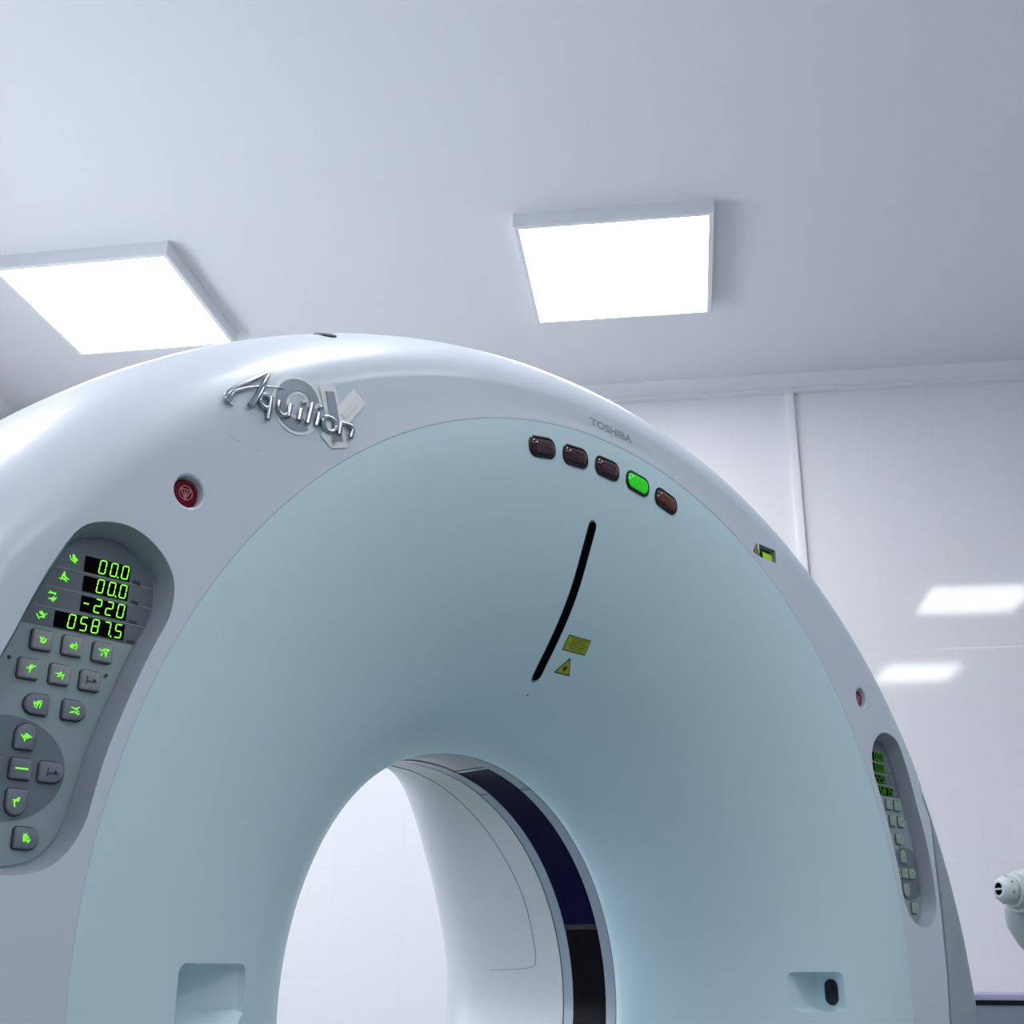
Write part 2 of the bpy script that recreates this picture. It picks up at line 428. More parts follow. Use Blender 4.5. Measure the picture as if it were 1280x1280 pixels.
# --- pockets in the funnel
def pocket(x0, x1, h0, h1, z, lg):
    r = .012
    pts = rounded_rect((x0 + x1) / 2, (h0 + h1) / 2, abs(x1 - x0), h1 - h0, .010)
    a = [(x, y) for x, y in pts]
    boolean_cut(funnel, prism([([(x, max(y, h0 + lg)) for x, y in offset_loop(a, -.006)], z), ([(x, max(y, h0 + lg * .85)) for x, y in offset_loop(a, -.0015)], z - .0035), (a, z - .012), (a, -.6)], mt=M['teal']))
pocket(.500, .5965, -.0105, .0500, -.232, .007)
pocket(-.6475, -.5410, -.004, .0555, -.250, .016)
for p in funnel.data.polygons: p.use_smooth = True
funnel.data.set_sharp_from_angle(angle=radians(30))
# black lens on the outer wall of each pocket
def pocket_lens(x, hc, zc, s):
    mb = MB(); pts = rounded_rect(0, 0, .024, .040, .0118, 8)
    rws = []
    for q, d in ((1.0, 0), (1.0, .0012), (.9, .0022)):
        rws.append([(x - s * d, zc + a * q, HC + hc + b * q) for a, b in pts])
    mb.loft(rws, cap=True); mb.build('pocket_lens', M['black'], G, 40)
pocket_lens(.5960, .019, -.2585, 1)
pocket_lens(-.6470, .021, -.2750, -1)

# --- bore rings
def band(name, z0, z1, r, mt, th0=0, th1=2 * pi, thick=.004, n=None, parent=None):
    full = abs(th1 - th0 - 2 * pi) < 1e-6
    n = n or (N if full else max(8, int(N * (th1 - th0) / (2 * pi)) * 2))
    ths = [th0 + (th1 - th0) * k / n for k in range(n if full else n + 1)]
    rws = [[P(q * cos(t), q * sin(t), z) for t in ths] for q, z in ((r, z0), (r, z1), (r + thick, z1), (r + thick, z0))]
    mb = MB()
    if full: mb.loft(rws, closed_v=True)
    else:
        tr = [list(c) for c in zip(*rws)]; mb.loft(tr, closed_u=True, closed_v=False, cap=True)
    return mb.build(name, mt, parent or G, 40)
band('bore_gap', -.0008, .0034, .3612, M['gap'], thick=.02)
band('bore_ring', .0034, .0240, .3600, M['ring'], thick=.02)
band('bore_ring', .0960, .1165, .3600, M['ring'], thick=.02)
band('bore_gap', .1165, .1190, .3612, M['gap'], thick=.02)
band('scan_window', .0240, .0960, .3612, M['film'], radians(20), radians(77), thick=.01)
band('scan_window', .0240, .0960, .3612, M['film_reflection'], radians(78.4), radians(180), thick=.01)
band('scan_window', .0240, .0960, .3612, M['film_dark'], radians(-180), radians(18.6), thick=.01)
band('window_joint', .0240, .0960, .3609, M['black'], radians(18.6), radians(20), thick=.01)
band('window_joint', .0240, .0960, .3606, M['chrome'], radians(77), radians(77.7), thick=.01)
band('window_joint', .0240, .0960, .3609, M['black'], radians(77.7), radians(78.4), thick=.01)
band('ring_joint', .0030, .0238, .3597, M['gap'], radians(64.5), radians(64.8))
band('ring_joint', .0962, .1160, .3597, M['gap'], radians(64.5), radians(64.8))

# --- rear cover: inner flare, back face
ZBK = .58
def rear_rows(off=0.0):
    rws = []
    def pt(t, tau):           # tau 0..1 along straight throat, 1..2 round the flare
        s4 = max(sin(t), 0) ** 4
        z0 = max(.125, .325 - .17 * s4)
        if tau <= 1: return (.36 + off, .119 + (z0 - .119) * tau)
        if tau > 2: return (.47 + (.55 - z0 - .16) * 1.15, .55)
        a = (tau - 1) * pi / 2
        return (.36 + off + .11 * (1 - cos(a)), z0 + .16 * sin(a))
    for tau in [0, .25, .5, .75, 1] + [1 + k / 14 for k in range(1, 15)] + [3]:
        rws.append([P(pt(t, tau)[0] * cos(t), pt(t, tau)[0] * sin(t), pt(t, tau)[1]) for t in TH])
    return rws
rws = rear_rows()
rws.append([outer_pt(t, .86, .555) for t in TH]); rws.append([outer_pt(t, .96, .545) for t in TH]); rws.append([outer_pt(t, .985, .52) for t in TH])
rws.append([outer_pt(t, .985, .48) for t in TH])
rws.append([outer_pt(t, .95, .47) for t in TH]); rws.append([P(.57 * cos(t), .57 * sin(t), .50) for t in TH])
rws.append([P(.40 * cos(t), .40 * sin(t), .13) for t in TH])
MB().loft(rws, closed_v=True).build('rear_cover', M['rear'], G, 40)
# service panel joint on the rear flare
def flare_pt(thd, z, d=-.0006):
    t = radians(thd); return (t, z, .36 + d)
path = [(96, .150), (88.5, .163), (79, .169), (69.7, .173), (57, .177), (42.6, .176), (28.5, .172), (21.4, .173), (14, .174), (11.0, .176), (9.6, .180), (8.9, .188), (8.5, .205), (8.2, .24), (8.0, .29)]
pth = catmull(path, 120, closed=False)
rws = []
for k, (td, z) in enumerate(pth):
    a = pth[max(k - 1, 0)]; b = pth[min(k + 1, len(pth) - 1)]
    du, dz = radians(b[0] - a[0]) * .36, b[1] - a[1]; L = sqrt(du * du + dz * dz) or 1
    nu, nz = -dz / L, du / L; w = .0008
    r_ = []
    for s in (1, -1):
        t = radians(td) + s * nu * w / .36
        r_.append(P(.3596 * cos(t), .3596 * sin(t), z + s * nz * w))
    for s in (-1, 1):
        t = radians(td) + s * nu * w / .36
        r_.append(P(.3612 * cos(t), .3612 * sin(t), z + s * nz * w))
    rws.append(r_)
MB().loft(rws, cap=True).build('panel_joint', mat('joint_grey', (.26, .32, .33), .5), G)

# --- body shell behind the front cover
rws = []
def shell_z(R):
    q = (R - (Ro - .003 - rr)) / rr
    return zo - (rz - .002) * sqrt(max(0, 1 - min(max(q, 0), 1) ** 2))
start = [min(lim[k][0] + rr * cos(lim[k][1]), Ro - .03) for k in range(N)]
rws.append([outer_pt(t, start[k] - .02, -.24) for k, t in enumerate(TH)])
rws.append([outer_pt(t, start[k] + .002, shell_z(start[k] + .002) + .012) for k, t in enumerate(TH)])
rws.append([outer_pt(t, start[k] + .0120, shell_z(start[k] + .012) + .011) for k, t in enumerate(TH)])
rws.append([outer_pt(t, start[k] + .0145, shell_z(start[k] + .0145) + .001) for k, t in enumerate(TH)])
for q in range(0, 17):
    f = sin(pi / 2 * q / 16)
    rws.append([outer_pt(t, (start[k] + .0160) * (1 - f) + (Ro - .003) * f, shell_z((start[k] + .0160) * (1 - f) + (Ro - .003) * f)) for k, t in enumerate(TH)])
for z in (.05, .25, .40): rws.append([outer_pt(t, Ro - .003, z) for t in TH])
for q in range(1, 7):
    al = pi / 2 * q / 6
    rws.append([outer_pt(t, Ro - .06 + .056 * cos(al), .40 + .07 * sin(al)) for t in TH])
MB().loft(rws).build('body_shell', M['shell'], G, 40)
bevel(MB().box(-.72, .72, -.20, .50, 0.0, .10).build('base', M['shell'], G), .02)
# small black plug on the crown
mb = MB()
cw, ch = -.489, .8035
mb.loft([[P(cw + q * .0065 * cos(a), ch + q * .009 * sin(a) , ring_z(cw + q * .0065 * cos(a), ch + q * .009 * sin(a)) - d) for a in [2 * pi * k / 20 for k in range(20)]] for q, d in ((1.1, -.004), (1.1, .001), (1.0, .0035), (.7, .0045))], cap=True)
mb.build('crown_plug', M['black'], G, 40)

# --- black light slot in the funnel, strip that follows the surface
def conform_strip(name, path, half, mt, zf, off, parent=G, n=60, thick=.002, ends=True):
    pts = catmull(path, n, closed=False)
    L = []; Rr = []
    for k, (x, y) in enumerate(pts):
        a = pts[max(k - 1, 0)]; b = pts[min(k + 1, len(pts) - 1)]
        t = Vector((b[0] - a[0], b[1] - a[1])).normalized()
        L.append((x - t.y * half, y + t.x * half)); Rr.append((x + t.y * half, y - t.x * half))
    t0 = Vector((pts[1][0] - pts[0][0], pts[1][1] - pts[0][1])).normalized()
    t1 = Vector((pts[-1][0] - pts[-2][0], pts[-1][1] - pts[-2][1])).normalized()
    def capf(c, t, sgn):
        out = []
        for k in range(1, 8):
            a = pi * k / 8
            out.append((c[0] + half * (cos(a) * (-t.y) * sgn + sin(a) * t.x * sgn), c[1] + half * (cos(a) * t.x * sgn + sin(a) * t.y * sgn)))
        return out
    mb = MB()
    top = [(x, y, zf(x, y) - off) for x, y in L]; bot = [(x, y, zf(x, y) - off) for x, y in Rr]
    rws = [[P(a[0], a[1], a[2] + thick), P(*a), P(*b), P(b[0], b[1], b[2] + thick)] for a, b in zip(top, bot)]
    mb.loft(rws, closed_u=True, cap=True)
    if ends:
        for c, t, s in ((pts[0], t0, -1), (pts[-1], t1, 1)):
            ring = [L[0] if s == -1 else L[-1]] + (capf(c, t, 1)[:] if s == 1 else [(2 * c[0] - x, 2 * c[1] - y) for x, y in capf(c, t, 1)][::-1]) + [Rr[0] if s == -1 else Rr[-1]]
            v = [P(x, y, zf(x, y) - off) for x, y in ring]
            v2 = [P(x, y, zf(x, y) - off + thick) for x, y in ring]; nn = len(v)
            mb.add(v + v2, [tuple(range(nn))] + [(k, k + 1, nn + k + 1, nn + k) for k in range(nn - 1)])
    return mb.build(name, mt, parent)
SLOT = [(-.0300, .6530), (-.0318, .6265), (-.0318, .5989), (-.0305, .5599), (-.0300, .5282), (-.0290, .4948), (-.0270, .4690), (-.0240, .4545)]
sl = conform_strip('light_slot', SLOT, .0080, M['slot'], fun_z, .0008)
# rim of the slot
conform_strip('slot_rim', [(-.0300, .6545)] + SLOT[1:-1] + [(-.0240, .4530)], .0090, mat('slot_rim', (.20, .28, .30), .4), fun_z, .0003)
# screw below the slot
mb = MB(); sx, sy = -.0170, .4288
mb.loft([[P(sx + q * .0045 * cos(a), sy + q * .0045 * sin(a), fun_z(sx, sy) - d + (q * .0045 * sin(a)) * -.9) for a in [2 * pi * k / 20 for k in range(20)]] for q, d in ((1, -.002), (1, .0006), (.9, .001))], cap=True)
mb.build('screw_cap', M['teal'], G, 40)
mb = MB(); mb.loft([[P(sx + q * .0013 * cos(a), sy + q * .0013 * sin(a), fun_z(sx, sy) - d + (q * .0013 * sin(a)) * -.9) for a in [2 * pi * k / 12 for k in range(12)]] for q, d in ((1, 0), (1, .0016))], cap=True)
mb.build('screw', M['ink'], G)

# --- generic flat sheet that follows the shell
def sheet(mb, poly, zf, off, k=0, sub=1, thick=.0006):
    v = [P(x, y, zf(x, y) - off) for x, y in poly]; v2 = [P(x, y, zf(x, y) - off + thick) for x, y in poly]; n = len(v)
    mb.add(v + v2, [tuple(range(n))] + [(i, (i + 1) % n, n + (i + 1) % n, n + i) for i in range(n)], k)
def grid_sheet(mb, a, b, c, d, zf, off, k=0, nu=6, nv=6):
    """quad a,b,c,d filled with a grid that follows the surface"""
    rws = []
    for j in range(nv + 1):
        r = []
        for i in range(nu + 1):
            u, v = i / nu, j / nv
            x = (a[0] * (1 - u) + b[0] * u) * (1 - v) + (d[0] * (1 - u) + c[0] * u) * v
            y = (a[1] * (1 - u) + b[1] * u) * (1 - v) + (d[1] * (1 - u) + c[1] * u) * v
            r.append(P(x, y, zf(x, y) - off))
        rws.append(r)
    mb.loft(rws, closed_u=False, k=k)

# --- laser warning labels by the slot
mb = MB()
a, b, c, d = (-.0059, .5100), (.0430, .5095), (.0452, .4895), (-.0047, .4895)
grid_sheet(mb, a, b, c, d, fun_z, .0005, 1)
grid_sheet(mb, (-.0042, .5086), (.0416, .5082), (.0436, .4908), (-.0032, .4908), fun_z, .0008, 0)
for k, (x0, x1) in enumerate([(.002, .038), (.006, .034), (.001, .039), (.004, .037), (.008, .033)]):
    y = .5065 - k * .0031
    grid_sheet(mb, (x0, y), (x1, y), (x1, y - .0009), (x0, y - .0009), fun_z, .0011, 1, 8, 1)
mb.build('warning_label', [M['yellow'], mat('label_green_ink', (.05, .085, .02), .5)], G)
def tri_label(name, p, zf, inner=.80, spot=.0042):
    mb = MB(); cx = sum(q[0] for q in p) / 3; cy = sum(q[1] for q in p) / 3
    sc = lambda f: [(cx + (x - cx) * f, cy + (y - cy) * f) for x, y in p]
    sheet(mb, p, zf, .0006, 1); sheet(mb, sc(inner), zf, .0010, 0); 
    pts = []
    for k in range(16):
        r = spot * (1 if k % 2 else .62); pts.append((cx + r * cos(pi * k / 8), cy + r * sin(pi * k / 8)))
    sheet(mb, pts, zf, .0014, 1)
    return mb.build(name, [M['yellow'], mat('label_black_ink', (.02, .035, .01), .5)], G)
tri_label('warning_triangle', [(.0200, .4830), (.0378, .4608), (.0040, .4612)], fun_z)
tri_label('warning_triangle', [(.3765, .7262), (.3840, .7065), (.3640, .7085)], ring_z, .74, .0028)

# --- level gauge window
lvl = MB().box(.3848, .4342, -.3015, -.2995, HC + .7048, HC + .7272).build('level_gauge', M['ink'], G)
bl = MB(); rws = []
for k in range(13):
    t = k / 12; rws.append([(.4045 + .0285 * t, -.3030 - .004 * sin(a) , HC + .7135 + .0085 * cos(a)) for a in [pi * j / 10 for j in range(11)]])
bl.loft(rws, closed_u=False); bl.build('vial', M['level_green'], lvl, 40)

# --- five status lamps
def status_lamp(cx, cy, ang, mt, label):
    z = fun_z(cx, cy)
    tw, thh = .0540, .0300
    def lay(w, h, r, dz): return ([(x, y) for x, y in rot2(rounded_rect(cx, cy, w, h, r, 7), ang, (cx, cy))], z - dz)
    o = prism([lay(tw - .006, thh - .006, .0095, -.001), lay(tw - .008, thh - .007, .0095, .0006), lay(tw - .010, thh - .009, .0085, .0028), lay(tw - .014, thh - .013, .007, .0044), lay(tw - .020, thh - .019, .0045, .0054), lay(tw - .030, thh - .026, .0015, .0058)], 'status_lamp', mt, G, 60)
    b = MB(); rws = []
    for w, h, r, dz in ((tw + .002, thh + .002, .0135, -.002), (tw + .002, thh + .002, .0135, .0004), (tw - .001, thh - .001, .012, .0020), (tw - .005, thh - .005, .0105, .0022), (tw - .008, thh - .007, .0095, .0008), (tw - .008, thh - .007, .0095, -.002)):
        pp, zz = lay(w, h, r, dz); rws.append([P(x, y, zz) for x, y in pp])
    b.loft(rws, closed_v=True); b.build('lamp_bezel', M['black'], o, 40)
    o['label'] = label
LP = [(-.1561, .7345, 'lamp_red', 'unlit dark red lamp, leftmost of the row'), (-.0853, .7425, 'lamp_red', 'unlit dark red lamp, second of the row'),
      (-.0138, .7455, 'lamp_red', 'unlit dark red lamp, middle of the row'), (.0582, .7425, 'lamp_green', 'lamp lit bright green'), (.1282, .7335, 'lamp_orange', 'unlit brownish orange lamp, rightmost of the row')]
for x, y, mt, lb in LP:
    status_lamp(x, y, atan2(y, x + .013) - pi / 2, M[mt], lb)

# --- red stop buttons
def stop_button(cx, cy):
    o = prism([(circle(cx, cy, .0148), -.296), (circle(cx, cy, .0148), -.3035), (circle(cx, cy, .0138), -.3055), (circle(cx, cy, .0110), -.3062), (circle(cx, cy, .0104), -.3056)], 'stop_button', M['red'], G, 45)
    mb = MB()
    def ringm(r0, r1, z=-.3066, n=36, cx=cx, cy=cy):
        mb.loft([[P(cx + r * cos(2 * pi * k / n), cy + r * sin(2 * pi * k / n), z) for k in range(n)] for r in (r0, r1)])
    def stroke(a, b, w=.0005):
        t = Vector((b[0] - a[0], b[1] - a[1])).normalized() * w
        sheet(mb, [(cx + a[0] - t.y, cy + a[1] + t.x), (cx + b[0] - t.y, cy + b[1] + t.x), (cx + b[0] + t.y, cy + b[1] - t.x), (cx + a[0] + t.y, cy + a[1] - t.x)], lambda x, y: -.3060, .0006)
    ringm(.0072, .0081)
    t3 = [(-.0062, .0040), (.0062, .0040), (0, -.0070)]
    for i in range(3): stroke(t3[i], t3[(i + 1) % 3])
    stroke((-.0015, .0020), (-.0003, -.0040)); stroke((.0018, .0020), (.0004, -.0040))
    mb.build('button_mark', M['pink'], o)
stop_button(-.6965, .5130); stop_button(.6885, .5110)

# --- control panels
SEG = {'0': 'abcdef', '2': 'abged', '5': 'afgcd', '7': 'abc', '8': 'abcdefg', '-': 'g'}
def digit(mb, ch, x, y, w=.0064, h=.0131, t=.00105, k=1, z=ZP - .0022):
    sh = .10
    def bar(x0, y0, x1, y1):
        dx, dy = x1 - x0, y1 - y0; L = sqrt(dx * dx + dy * dy); ux, uy = dx / L, dy / L; g = t * .5
        pts = [(x0 + ux * g * .5, y0 + uy * g * .5), (x0 + ux * g * 1.5 - uy * g, y0 + uy * g * 1.5 + ux * g), (x1 - ux * g * 1.5 - uy * g, y1 - uy * g * 1.5 + ux * g), (x1 - ux * g * .5, y1 - uy * g * .5),
               (x1 - ux * g * 1.5 + uy * g, y1 - uy * g * 1.5 - ux * g), (x0 + ux * g * 1.5 + uy * g, y0 + uy * g * 1.5 - ux * g)]
        mb.add([P(px + sh * (py - y), py, z) for px, py in pts], [tuple(range(6))], k)
    S = {'a': (x, y + h, x + w, y + h), 'b': (x + w, y + h, x + w, y + h / 2), 'c': (x + w, y + h / 2, x + w, y), 'd': (x, y, x + w, y), 'e': (x, y + h / 2, x, y), 'f': (x, y + h, x, y + h / 2), 'g': (x, y + h / 2, x + w, y + h / 2)}
    for s in SEG[ch]: bar(*S[s])

def glyph_icon(mb, cx, cy, s, rnd, k=1, z=None, n=7):
    """little clump of short strokes like the pictograms on the keys"""
    for i in range(n):
        a = rnd.uniform(0, pi); l = s * rnd.uniform(.12, .34); x = cx + s * rnd.uniform(-.34, .34); y = cy + s * rnd.uniform(-.30, .30)
        w = s * .045; ux, uy = cos(a), sin(a)
        mb.add([P(x + e * ux * l - f * uy * w, y + e * uy * l + f * ux * w, z) for e, f in ((-1, -1), (1, -1), (1, 1), (-1, 1))], [(0, 1, 2, 3)], k)

def key_outline(cx, cy, kind, w=.0193, h=.0182):
    if kind == 'square': return rounded_rect(cx, cy, w, h, .002, 3)
    pts = []
    W = w * 1.18
    base = []
    for a in range(-90, 91, 15): base.append((W / 2 - h / 2 + h / 2 * cos(radians(a)), h / 2 * sin(radians(a))))
    base += [(-W / 2 + .0015, h / 2), (-W / 2, h / 2 - .0015), (-W / 2, -h / 2 + .0015), (-W / 2 + .0015, -h / 2)]
    ang = {'right': 0, 'up': pi / 2, 'left': pi, 'down': -pi / 2}[kind]
    return [(cx + x * cos(ang) - y * sin(ang), cy + x * sin(ang) + y * cos(ang)) for x, y in base]

def text_faces(txt, size):
    cu = bpy.data.curves.new('t', 'FONT'); cu.body = txt; cu.size = size; cu.resolution_u = 3; cu.offset = size * .04
    o = bpy.data.objects.new('t', cu); C.objects.link(o); bpy.context.view_layer.update()
    me = bpy.data.meshes.new_from_object(o.evaluated_get(bpy.context.evaluated_depsgraph_get()))
    v = [tuple(q.co) for q in me.vertices]; f = [tuple(p.vertices) for p in me.polygons]
    bpy.data.objects.remove(o); bpy.data.curves.remove(cu); bpy.data.meshes.remove(me)
    return v, f

def control_panel(s, dx, label, glow, lit_digit):
    """s = 1: as on the left flank; s = -1: mirrored places, same reading direction"""
    X = lambda x: (x + dx) * s
    pl = [(X(x), y) for x, y in PLATE]
    plate = MB()
    plate.loft([[P(x, y, z) for x, y in offset_loop(pl, d)] for d, z in ((.003, -.275), (.003, ZP + .0014), (-.0005, ZP + .0012), (-.0012, ZP))], cap=True)
    p = plate.build('control_panel', M['plate'], G, 40)
    p['label'] = label
    kg = M['key'] if s == 1 else M['key_pale']
    kb = M['key_blue'] if s == 1 else M['key_pale']
    up = [(x, y) for x, y in offset_loop(pl, -.0014)]
    clip = [q for q in up if q[1] > .3484]
    clip.sort(key=lambda q: atan2(q[1] - .40, (q[0] - X(-.775))))
    mb = MB(); sheet(mb, clip, lambda x, y: ZP, .0006, 0)
    rowsd = [(.4087, -.8143, -.7105), (.3882, -.8232, -.7112), (.3680, -.8328, -.7165)]
    for y, xa, xb in rowsd:
        sheet(mb, [(X(xa), y - .0004), (X(xb), y - .0004), (X(xb), y + .0004), (X(xa), y + .0004)], lambda x, y: ZP, .0010, 1)
    mb.build('display_area', [M['plate_dark'], M['divider']], p)
    # disc under the arrow keys
    mb = MB(); cd = [(X(-.8375) + .0575 * cos(2 * pi * k / 72), .2168 + .0462 * sin(2 * pi * k / 72)) for k in range(72)]
    lim_ = sorted([abs(q[0]) for q in offset_loop(pl, -.003)])[-1]
    cd = [(max(min(x, lim_), -lim_), y) for x, y in cd]
    sheet(mb, cd, lambda x, y: ZP, .0007, 0); mb.build('key_disc', M['disc'], p)
    rows4 = [(-.7874, -.7392, .4103, .4260, ['0', '0.', '0']), (-.7866, -.7388, .3908, .4060, ['0', '0.', '0']), (-.7862, -.7380, .3708, .3860, ['-', '2', '2', '0']), (-.8102, -.7382, .3506, .3661, ['0', '5', '8', '7.', '5'])]
    for xa, xb, y0, y1, dg in rows4:
        mb = MB()
        c0 = (xa + xb) / 2; sh = X(c0) - c0
        mb.box(xa + sh, xb + sh, ZP - .0016, ZP, HC + y0, HC + y1, 0)
        x = -.7488 if s == 1 else -.7488
        n = len(dg)
        for k, c in enumerate(dg):
            xx = x - (n - 1 - k) * .0121 + sh
            digit(mb, c[0], xx, y0 + .0014)
            if len(c) > 1:
                mb.add([P(xx + .0086 + e * .0007, y0 + .0013 + f * .0007, ZP - .0022) for e, f in ((-1, -1), (1, -1), (1, 1), (-1, 1))], [(0, 1, 2, 3)], 1)
        mb.build('display', [M['slot'], lit_digit], p)
    rnd = random.Random(3)
    # row pictograms and unit marks
    for k, (x, y) in enumerate([(-.7996, .4191), (-.8071, .3995), (-.8152, .3791), (-.8228, .3600)]):
        mb = MB(); glyph_icon(mb, X(x), y, .0105, rnd, 0, ZP - .0012, 8); mb.build('row_pictogram', glow if s == 1 else M['divider'], p)
    for (x, y), t in zip([(-.7355, .4100), (-.7351, .3895), (-.7348, .3695), (-.7344, .3495)], ['deg', 'deg', 'mm', 'mm']):
        v, f = text_faces(t, .0058); mb = MB(); ww = X(-.7320) - .0033 if s == -1 else x
        mb.add([P(ww + q[0], y + q[1], ZP - .0012) for q in v], f); mb.build('unit_mark', M['ink'], p)
    keys = [(-.8199, .3353, 'square', 0, 1), (-.7895, .3353, 'square', 0, 1), (-.7586, .3346, 'square', 0, 1),
            (-.8284, .3069, 'square', 0, 1), (-.7981, .3064, 'square', 0, 1), (-.7678, .3054, 'square', 0, 0),
            (-.8165, .2758, 'left', 1, 1), (-.7795, .2754, 'right', 1, 1),
            (-.8225, .2455, 'up', 1, 1), (-.8225, .2168, 'square', 1, 2), (-.7940, .2167, 'right', 1, 0), (-.8225, .1875, 'down', 1, 1), (-.8510, .2168, 'left', 1, 1),
            (-.8085, .1576, 'right', 1, 1), (-.8480, .1576, 'left', 1, 1)]
    for x, y, kind, blue, lit in keys:
        kk = kind
        if s == -1 and kind in ('left', 'right'): kk = {'left': 'right', 'right': 'left'}[kind]
        x = X(x); pts = key_outline(x, y, kk)
        mb = MB()
        rws = [[P(a, b, z) for a, b in offset_loop(pts, d)] for d, z in ((.0011, ZP - .0002), (.0011, ZP - .0012))]
        mb.loft(rws, k=2, cap=True)
        rws = [[P(a, b, z) for a, b in offset_loop(pts, d)] for d, z in ((0, ZP), (0, ZP - .0036), (-.0005, ZP - .0043), (-.0014, ZP - .0047))]
        mb.loft(rws, k=0, cap=True)
        zt = ZP - .0052
        if lit == 2: mb.add([P(x + e * .006, y + f * .0007, zt) for e, f in ((-1, -1), (1, -1), (1, 1), (-1, 1))], [(0, 1, 2, 3)], 1)
        elif lit: glyph_icon(mb, x, y, .0098, rnd, 1, zt, 7)
        else:
            mb.add([P(x - .0042 + e * .0005, y + f * .0040, zt) for e, f in ((-1, -1), (1, -1), (1, 1), (-1, 1))], [(0, 1, 2, 3)], 1)
            mb.add([P(x + .0012 + e * .0048, y + f * .0006 - .001, zt) for e, f in ((-1, -1), (1, -1), (1, 1), (-1, 1))], [(0, 1, 2, 3)], 1)
            mb.add([P(x + .0032 + e * .0014, y + f * .0016, zt) for e, f in ((-1, -1), (1, -1), (1, 1), (-1, 1))], [(0, 1, 2, 3)], 1)
        mb.build('key', [kb if blue else kg, glow if lit else M['ink'], M['ink']], p, 40)
    for x, y in ((-.8469, .3148), (-.7511, .3136)):
        mb = MB(); cc = circle(X(x), y, .0016, 14); sheet(mb, cc, lambda x, y: ZP, .0012); mb.build('sensor_dot', M['ink'], p)
control_panel(1, 0.0, 'control panel on the left flank with readouts 00.0, 00.0, -220 and 0587.5', M['glow'], M['digit'])
control_panel(-1, -.004, 'control panel on the right flank, seen almost edge on', M['glow_dim'], M['digit_dim'])

# --- lettering: wordmark and badge
v, f = text_faces('TOSHIBA', .0190)
xs = [q[0] for q in v]; w0, w1 = min(xs), max(xs); sc_ = .0985 / (w1 - w0)
ys = [q[1] for q in v]; hh = .0125 / (max(ys) - min(ys))
mb = MB(); mb.add([P(-.0520 + (q[0] - w0) * sc_, .8030 + q[1] * hh + .0012, ring_z(-.05 + q[0], .81) - .0004) for q in v], f)
mb.build('wordmark', M['wordmark'], G)

badge = empty('badge'); badge.parent = G
badge['label'] = 'chrome script badge over grey initials on the shell'
def ribbon(mb, path, half, off, k=0, n=40, thick=.0004):
    pts = catmull(path, n, closed=False) if len(path) > 2 else [tuple(Vector(path[0]).lerp(Vector(path[1]), i / 12)) for i in range(13)]
    rws = []
    for i, (x, y) in enumerate(pts):
        a = pts[max(i - 1, 0)]; b = pts[min(i + 1, len(pts) - 1)]
        t = Vector((b[0] - a[0], b[1] - a[1])).normalized()
        hw = half(i / (len(pts) - 1)) if callable(half) else half
        p1 = (x - t.y * hw, y + t.x * hw); p2 = (x + t.y * hw, y - t.x * hw)
        rws.append([P(p1[0], p1[1], ring_z(*p1) - off + thick), P(p1[0], p1[1], ring_z(*p1) - off), P(p2[0], p2[1], ring_z(*p2) - off), P(p2[0], p2[1], ring_z(*p2) - off + thick)])
    mb.loft(rws, cap=True, k=k)
cc = (-.5705, .6550); 
def cpt(a, r): x = r * cos(radians(a)); y = r * sin(radians(a)); return (cc[0] + x * .96 + .10 * y, cc[1] + y * 1.04)
arc = lambda r, a0, a1: [cpt(a0 + (a1 - a0) * k / 14, r) for k in range(15)]
mb = MB()
ribbon(mb, arc(.0245, 8, 330), .0115, .0010, 0, 60, .001); ribbon(mb, arc(.0245, 22, 308), .0072, .0018, 1, 60, .0008)
mb.build('initial_c', [M['decal_light'], M['decal_grey']], badge)
mb = MB()
ribbon(mb, [(-.5315, .6935), (-.5065, .6215)], .0120, .0014, 0); 
ribbon(mb, [(-.5275, .6225), (-.5160, .6400)], .0105, .0014, 0)
ribbon(mb, [(-.5250, .6370), (-.4830, .6965)], .0118, .0016, 2)
ribbon(mb, [(-.5275, .6870), (-.5105, .6285)], .0066, .0024, 1)
ribbon(mb, [(-.5070, .6620), (-.4850, .6930)], .0040, .0024, 0)
mb.build('initial_x', [M['decal_light'], M['decal_grey'], M['decal_glint']], badge)
# chrome script
def tube(mb, path, r, off=.0030, n=30, flat=1.0, zf=ring_z, closed=False):
    pts = catmull(path, n, closed=closed) if len(path) > 2 else [tuple(Vector(path[0]).lerp(Vector(path[1]), i / 4)) for i in range(5)]
    rws = []; L = len(pts)
    for i, (x, y) in enumerate(pts):
        a = pts[(i - 1) % L] if closed else pts[max(i - 1, 0)]; b = pts[(i + 1) % L] if closed else pts[min(i + 1, L - 1)]
        t = Vector((b[0] - a[0], b[1] - a[1])).normalized()
        q = r(i / (L - 1)) if callable(r) else r
        row = []
        for k in range(10):
            an = 2 * pi * k / 10; u = cos(an) * q; h = sin(an) * q * flat
            row.append(P(x - t.y * u, y + t.x * u, zf(x, y) - off - h))
        rws.append(row)
    mb.loft(rws, closed_v=closed, cap=not closed)
def letter(name, strokes, dots=()):
    mb = MB()
    for st in strokes: tube(mb, st[0], st[1] if len(st) > 1 else .0021, closed=len(st) > 2)
    for x, y in dots:
        rws = [[P(x + .0032 * sin(b) * cos(a), y + .0032 * sin(b) * sin(a), ring_z(x, y) - .0030 - .0032 * cos(b)) for a in [2 * pi * j / 12 for j in range(12)]] for b in [pi * (i + .2) / 8.4 for i in range(9)]]
        mb.loft(rws, cap=True)
    return mb.build(name, M['chrome'], badge, 60)
